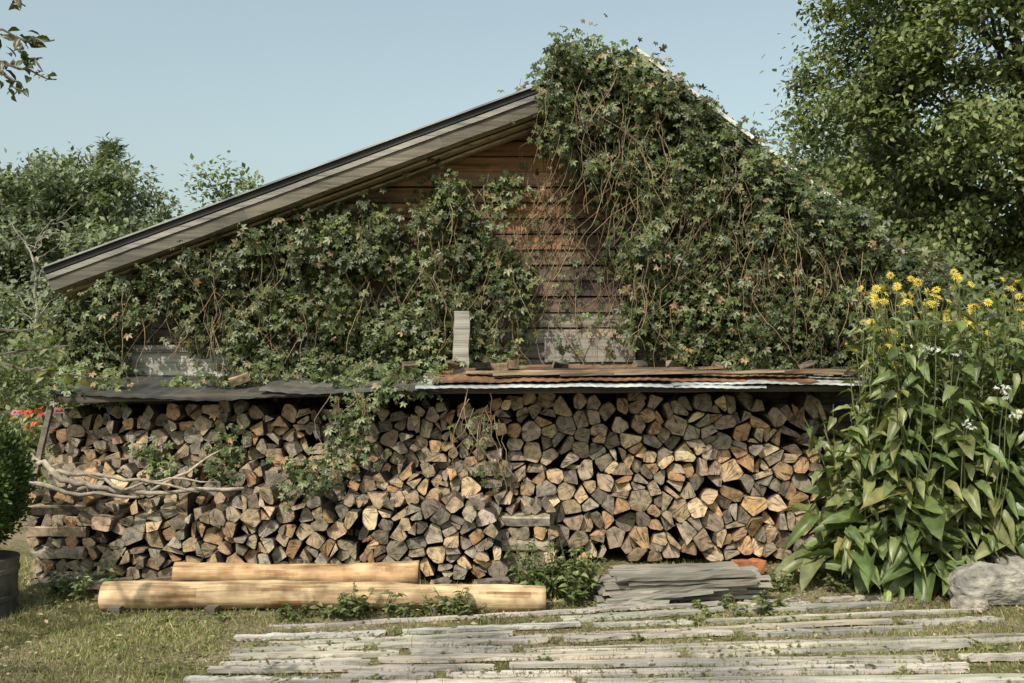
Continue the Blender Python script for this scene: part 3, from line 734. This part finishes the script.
for k in range(13):
    a=2*math.pi*k/13; b_=len(FL_V)
    for (r,da) in ((.2,-.08),(.65,-.15),(1,0),(.65,.15),(.2,.08)): FL_V.append((math.cos(a+da)*r,math.sin(a+da)*r,.1-.3*r*r*(1+.5*math.sin(k*2.3))))
    FL_F.append([b_,b_+1,b_+2,b_+3,b_+4])
n=240
T_=np.stack([rng.uniform(-8.8,-4.2,n),rng.uniform(11.3,12.6,n),rng.uniform(.55,1.05,n)],1)
inst('blossoms',FL_V,FL_F,rng.normal(0,1,(n,3)),rng.normal(0,.4,(n,3))+np.array([0,-.7,.8]),rng.uniform(.03,.06,n),T_,pick([(.6,.08,.08),(.7,.25,.35),(.7,.12,.06)],n),M_petal,fb)
# ================= LEFT POTTED SHRUB
pot=empty('potted_shrub')
n=16000; d=rng.normal(0,1,(n,3)); d/=np.linalg.norm(d,axis=1,keepdims=True)
lob=1+.1*np.sin(d[:,0]*7+1)*np.sin(d[:,2]*6)+.07*np.sin(d[:,1]*11)
r=rng.uniform(.5,1,n)**.5*lob*rng.uniform(.9,1.12,n)
P_=d*np.array([.28,.34,.40])*r[:,None]+np.array([-3.40,6.35,.80])
inst('shrub_leaves',RH_V,RH_F,d+rng.normal(0,.5,(n,3))+np.array([0,0,.6]),rng.normal(0,.7,(n,3))+d,rng.uniform(.02,.045,n),P_,pick([(.05,.08,.025),(.07,.105,.03),(.09,.13,.04)],n),M_tree,pot)
mb=MB(); c=(-3.40,6.3)
mb.tube([(c[0],c[1],zz) for zz in (0,.1,.102,.13,.132,.27,.272,.30,.302,.36)],[.25,.256,.266,.266,.258,.262,.272,.272,.264,.27],28,(.11,.10,.08),(.05,.04,.03))
mb.build('barrel',M_plain,pot)
# ================= YELLOW COMPOSITE PLANTS (right)
sf=empty('yellow_daisy_plant')
mb=MB(); lT=[];lD=[];lU=[];lS=[];lC=[]; fT=[];fU=[];fS=[]
SG=[(.115,.16,.058),(.145,.19,.07),(.09,.13,.045),(.18,.215,.095),(.17,.18,.07)]
def leaf(p,d,L,wd=1.,br=1.):
    lT.append(p); lD.append(d); lU.append((random.gauss(0,.35),random.gauss(0,.35)-.15,1)); lS.append((L*wd,L,L*random.uniform(.5,1.8))); lC.append(np.array(cj(random.choice(SG),.25))*br)
for i in range(84):
    t=random.random(); x=2.42+1.75*t+random.uniform(-.05,.05); y=random.uniform(6.82,7.7)
    H=random.uniform(1.25,1.75)+.4*min(1,(x-2.3)/.7) ; H=min(H,2.08)
    if x<2.68: H=min(H,random.uniform(1.1,1.5))
    lean_=Vector((random.gauss(-.03,.09),random.gauss(-.05,.08),0)); P=[]
    for k in range(9):
        q_=k/8; P.append(Vector((x,y,H*q_))+lean_*q_*q_*H+Vector((random.gauss(0,.006),random.gauss(0,.006),0)))
    mb.tube(P,[.009*(1-.6*k/8) for k in range(9)],6,(.15,.16,.075))
    az_=random.uniform(0,6.28); z_=.12
    while z_<H-.08:
        q_=z_/H*8; a=int(q_); p_=P[a].lerp(P[min(a+1,8)],q_-a)
        az_+=2.4+random.gauss(0,.3); L=(.22*(1-z_/H)+.105)*random.uniform(.7,1.25)
        leaf(p_,(math.cos(az_),math.sin(az_),random.uniform(-.45,.4)),L,random.uniform(.75,1.1)); z_+=random.uniform(.045,.075)
    if H>1.5:
        for k in range(random.choice([1,1,2])):
            tip=P[-1]+Vector((random.gauss(0,.07),random.gauss(0,.06),random.uniform(.02,.13)))
            branch(mb,[P[-2],tip],.004,.003,(.15,.17,.08),4,3,.004)
            fT.append(tip); fU.append((random.gauss(0,.5),random.gauss(-.6,.4),random.uniform(.4,.9))); fS.append(random.uniform(.028,.043))
for i in range(52):
    x=random.uniform(2.5,3.9); z_=random.uniform(1.72,2.18)-.2*max(0,2.8-x); y=random.uniform(6.75,7.4)
    branch(mb,[(x+random.gauss(0,.05),y,z_-.5),(x,y,z_)],.005,.003,(.15,.17,.08),4,4,.006)
    fT.append(Vector((x,y,z_))); fU.append((random.gauss(0,.5),random.gauss(-.6,.4),random.uniform(.4,.9))); fS.append(random.uniform(.026,.042))
    for k in range(6): 
        a=random.uniform(0,6.28); leaf(Vector((x,y,z_-.08-.08*k)),(math.cos(a),math.sin(a),.2),random.uniform(.06,.12),.85)
for (bx_,by_) in ((2.42,6.95),(2.7,6.8),(2.9,6.85),(2.25,7.2),(3.2,7.0),(2.55,6.9)):
    for k in range(9):
        a=random.uniform(0,6.28); zz=random.uniform(.15,.7)
        leaf(Vector((bx_+math.cos(a)*.05,by_+math.sin(a)*.05,zz)),(math.cos(a),math.sin(a)-.2,random.uniform(-.5,.5)),random.uniform(.2,.42),random.uniform(.6,.9),1.0)
for i in range(130):
    x=random.uniform(2.3,3.9); leaf(Vector((x,random.uniform(6.75,6.95),random.uniform(.2,1.8 if x>2.7 else 1.15))),(random.gauss(0,.7),-.8,random.uniform(-.7,.3)),random.uniform(.10,.22),.85)
for i in range(10):
    leaf(Vector((random.uniform(2.2,3),6.7,random.uniform(.03,.3))),(random.gauss(0,.7),-.5,-.5),random.uniform(.12,.2),.7,1.6)
mb.build('stems',M_big,sf)
BV,BF=bigleaf(.55,.25)
inst('leaves',BV,BF,np.array([tuple(d) for d in lD]),np.array(lU),np.array(lS),np.array([tuple(p_) for p_ in lT]),np.array(lC),M_big,sf,True)
fT=np.array([tuple(p_) for p_ in fT]); n=len(fT)
inst('yellow_petals',FL_V,FL_F,rng.normal(0,1,(n,3)),np.array(fU),np.array(fS),fT,pick([(.72,.56,.09),(.70,.57,.13)],n,.1),M_petal,sf)
CV=[(0,0,.35)]+[(math.cos(a)*.33,math.sin(a)*.33,.12) for a in np.linspace(0,2*math.pi,9)[:-1]]; CF=[[0,1+k,1+(k+1)%8] for k in range(8)]
inst('flower_centres',CV,CF,rng.normal(0,1,(n,3)),np.array(fU),np.array(fS),fT,pick([(.45,.28,.04)],n,.1),M_petal,sf)
ph=empty('white_phlox'); Tw=[]
for (u,v) in ((925,347),(932,350),(1000,388),(1008,395),(955,352),(1015,415),(968,425)):
    x,_,z_=m(u,v,6.62); Tw.append(rng.normal(0,.025,(9,3))*np.array([1,.6,.6])+np.array([x,6.62,z_]))
Tw=np.vstack(Tw); n=len(Tw)
inst('blossoms',FL_V[:26],FL_F[:5],rng.normal(0,1,(n,3)),rng.normal(0,.3,(n,3))+np.array([0,-1,.4]),rng.uniform(.015,.028,n),Tw,pick([(.8,.8,.8)],n,.05),M_petal,ph)
mb=MB()
for q_ in Tw[::9]: branch(mb,[(q_[0],6.9,0),tuple(q_)],.005,.003,(.14,.17,.07),4,6,.008)
mb.build('stalks',M_big,ph)
# ================= WEEDS
def weed(name,spots):
    T_=[];D_=[];S_=[];C_=[]; e=empty(name); mb=MB()
    for (x,y,h,n_) in spots:
        for k in range(n_):
            tip=Vector((x+random.gauss(0,.06),y+random.gauss(0,.05),h*random.uniform(.5,1))); branch(mb,[(x,y,0),tip],.003,.002,(.12,.14,.06),4,3,.006)
            for j in range(9):
                t=random.uniform(.2,1); a=random.uniform(0,6.28); T_.append(tuple(Vector((x,y,0)).lerp(tip,t))); D_.append((math.cos(a),math.sin(a),.3)); S_.append(random.uniform(.03,.075)*(1.2-.4*t)*min(1,h*6+.2)); C_.append(cj(random.choice(SG+GV[1:4]),.2))
    mb.build('stalks',M_big,e); n=len(T_)
    inst('leaves',BV,BF,np.array(D_),rng.normal(0,.3,(n,3))+np.array([0,-.2,1]),np.array(S_)[:,None]*np.array([1.1,1,1]),np.array(T_),np.array(C_),M_big,e,True)
sp=[]
for i in range(18): sp.append((random.uniform(.05,.5),random.uniform(6.5,6.85),random.uniform(.2,.5),6))
weed('weed_clump',sp)
sp=[]
for i in range(16): sp.append((random.uniform(-1.1,-.3),random.uniform(6.2,6.3),random.uniform(.05,.22),3))
for i in range(14): sp.append((random.uniform(-2.6,0),random.uniform(6.15,6.32),random.uniform(.03,.12),3))
for i in range(8): sp.append((random.uniform(-3.1,-2.4),random.uniform(6.6,7.0),random.uniform(.1,.3),4))
for i in range(8): sp.append((random.uniform(1.2,1.9),random.uniform(6.2,6.5),random.uniform(.04,.14),3))
for i in range(12): sp.append((random.uniform(1.7,3.0),random.uniform(6.9,7.5),random.uniform(.04,.2),4))
for i in range(26): sp.append((random.uniform(-1.2,2.8),random.uniform(4.9,6.2),random.uniform(.03,.07),2))
weed('weed_clump',sp)
# ================= GRASS
def fbm(x,y): return np.sin(x*2.1+y*1.3)+.7*np.sin(x*4.7-y*3.9+1)+.5*np.sin(x*9.1+y*8.3+2)+.35*np.sin(x*17-y*21)
n=190000
x=rng.uniform(-4.5,4.5,n); y=rng.uniform(4.2,8.0,n)
dens=fbm(x,y)*.22+.5
dens=np.where((y>6.6)&(x>-2.6),dens-.45,dens)
yl=5.96+(x+1.45)*.18
onwalk=(x>-1.6-.2*(6-y))&(y<yl)
dens=np.where(onwalk,dens*1.0+.12*(x>1.2),dens)
dens=np.where(x<-1.7,dens+.18,dens)
k=rng.uniform(0,1,n)<dens; x=x[k];y=y[k];n=len(x); ow=onwalk[k]
GB_V=[(-.5,0,0),(.5,0,0),(.3,.55,.1),(-.3,.55,.1),(0,1,.35)]; GB_F=[[0,1,2,3],[3,2,4]]
Lg=rng.uniform(.016,.05,n)*np.where(rng.uniform(0,1,n)<.03,2.0,1)*np.where(ow,.95,1.05)
S_=np.stack([rng.uniform(.0035,.007,n),Lg,Lg],1)
patch=(.82+.2*(fbm(x*.8+5,y*.9)))[:,None]
inst('grass',GB_V,GB_F,rng.normal(0,.45,(n,3))*np.array([1,1,.2])+np.array([0,0,1]),rng.normal(0,1,(n,3))*np.array([1,1,.1]),S_,np.stack([x,y,np.full(n,-.003)],1),pick([(.17,.18,.065),(.215,.22,.085),(.30,.27,.13),(.38,.32,.19)],n,.2,[.28,.32,.25,.15])*np.clip(patch,.5,1.25),M_grass)
n=46000; x=rng.uniform(-4.5,4.5,n); y=rng.uniform(4.3,8,n); k=(fbm(x+3,y-2)*.25+.36-.25*((y>6.6)&(x>-2.6))-.12*((x>-1.7)&(y<5.96+(x+1.45)*.18)))>rng.uniform(0,1,n); x=x[k];y=y[k];n=len(x)
inst('clover',RH_V,RH_F,rng.normal(0,1,(n,3))*np.array([1,1,.2]),rng.normal(0,.25,(n,3))+np.array([0,0,1]),rng.uniform(.012,.028,n)[:,None]*np.array([1.4,1,1]),np.stack([x,y,rng.uniform(.004,.028,n)],1),pick([(.12,.15,.05),(.15,.18,.065),(.18,.19,.085)],n),M_grass)
n=7500; x=rng.uniform(-3.6,4.2,n); y=rng.uniform(4.4,7.6,n); k=(y>6.3)|(rng.uniform(0,1,n)<.5); x=x[k];y=y[k];n=len(x)
inst('bark_litter',RH_V,RH_F,rng.normal(0,1,(n,3))*np.array([1,1,.15]),rng.normal(0,.2,(n,3))+np.array([0,0,1]),rng.uniform(.012,.05,n)[:,None]*np.array([.8,1,1]),np.stack([x,y,rng.uniform(.004,.03,n)],1),pick([(.2,.15,.1),(.3,.23,.15),(.1,.08,.06),(.38,.3,.2)],n),M_plain)
# ================= APPLE TREE (left of the view, branches reach in)
e=empty('apple_tree'); mb=MB()
base=Vector((-3.9,3.9,0)); BK=(.13,.11,.09)
branch(mb,[base,(-3.85,3.9,1.2),(-3.7,3.9,2.2),(-3.5,3.95,3.2)],.07,.03,BK,8,4,.01)
TT=[];DD=[];CC=[];SS=[]
def twig(pts,nl,size,cols):
    branch(mb,pts,.009,.003,BK,5,4,.008); P=[Vector(p_) for p_ in pts]
    for i in range(nl):
        t=random.uniform(.25,1)*(len(P)-1); a=min(int(t),len(P)-2); p_=P[a].lerp(P[a+1],t-a)
        TT.append(tuple(p_+Vector([random.gauss(0,.015) for _ in range(3)]))); DD.append((random.gauss(.1,.7),random.gauss(0,.7),random.gauss(-.4,.5))); SS.append(size*random.uniform(.6,1.2)); CC.append(cj(random.choice(cols),.2))
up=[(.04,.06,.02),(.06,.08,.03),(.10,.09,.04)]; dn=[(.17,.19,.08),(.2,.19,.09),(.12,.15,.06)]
twig([(-3.55,3.95,2.9),m(-40,20,4.0),m(15,36,4.0),m(52,38,4.0)],30,.05,up)
twig([(-3.5,3.95,2.8),m(-10,60,4.0),m(22,68,4.0),m(54,78,4.0)],30,.05,up)
twig([m(10,40,4.0),m(25,55,4.0),m(40,70,4.0)],12,.045,up)
twig([(-3.5,3.95,3.1),m(0,-8,4.0),m(22,4,4.0)],16,.05,up)
twig([m(-20,62,4.0),m(12,82,4.0),m(18,92,4.0)],12,.045,up)
twig([(-3.8,3.9,1.7),m(-60,370,3.8),m(20,350,3.8),m(75,345,3.8)],22,.06,dn)
twig([(-3.8,3.9,1.6),m(0,365,3.8),m(50,375,3.8),m(110,378,3.8)],24,.06,dn)
twig([(-3.8,3.9,1.7),m(0,330,3.8),m(45,328,3.8)],12,.055,dn)
for i in range(12):
    s_=Vector((-3.6,3.9,random.uniform(1.8,3.2))); a=random.uniform(1.9,4.4)
    twig([s_,s_+Vector((math.cos(a)*.5,math.sin(a)*.5,.15)),s_+Vector((math.cos(a)*.9,math.sin(a)*.9,.1))],34,.06,up)
mb.build('trunk_and_branches',M_bark,e)
BV2,BF2=bigleaf(.25,.27,4); n=len(TT)
inst('leaves',BV2,BF2,np.array(DD),rng.normal(0,.5,(n,3))+np.array([0,-.5,.8]),np.array(SS),np.array(TT),np.array(CC),M_big,e,True)
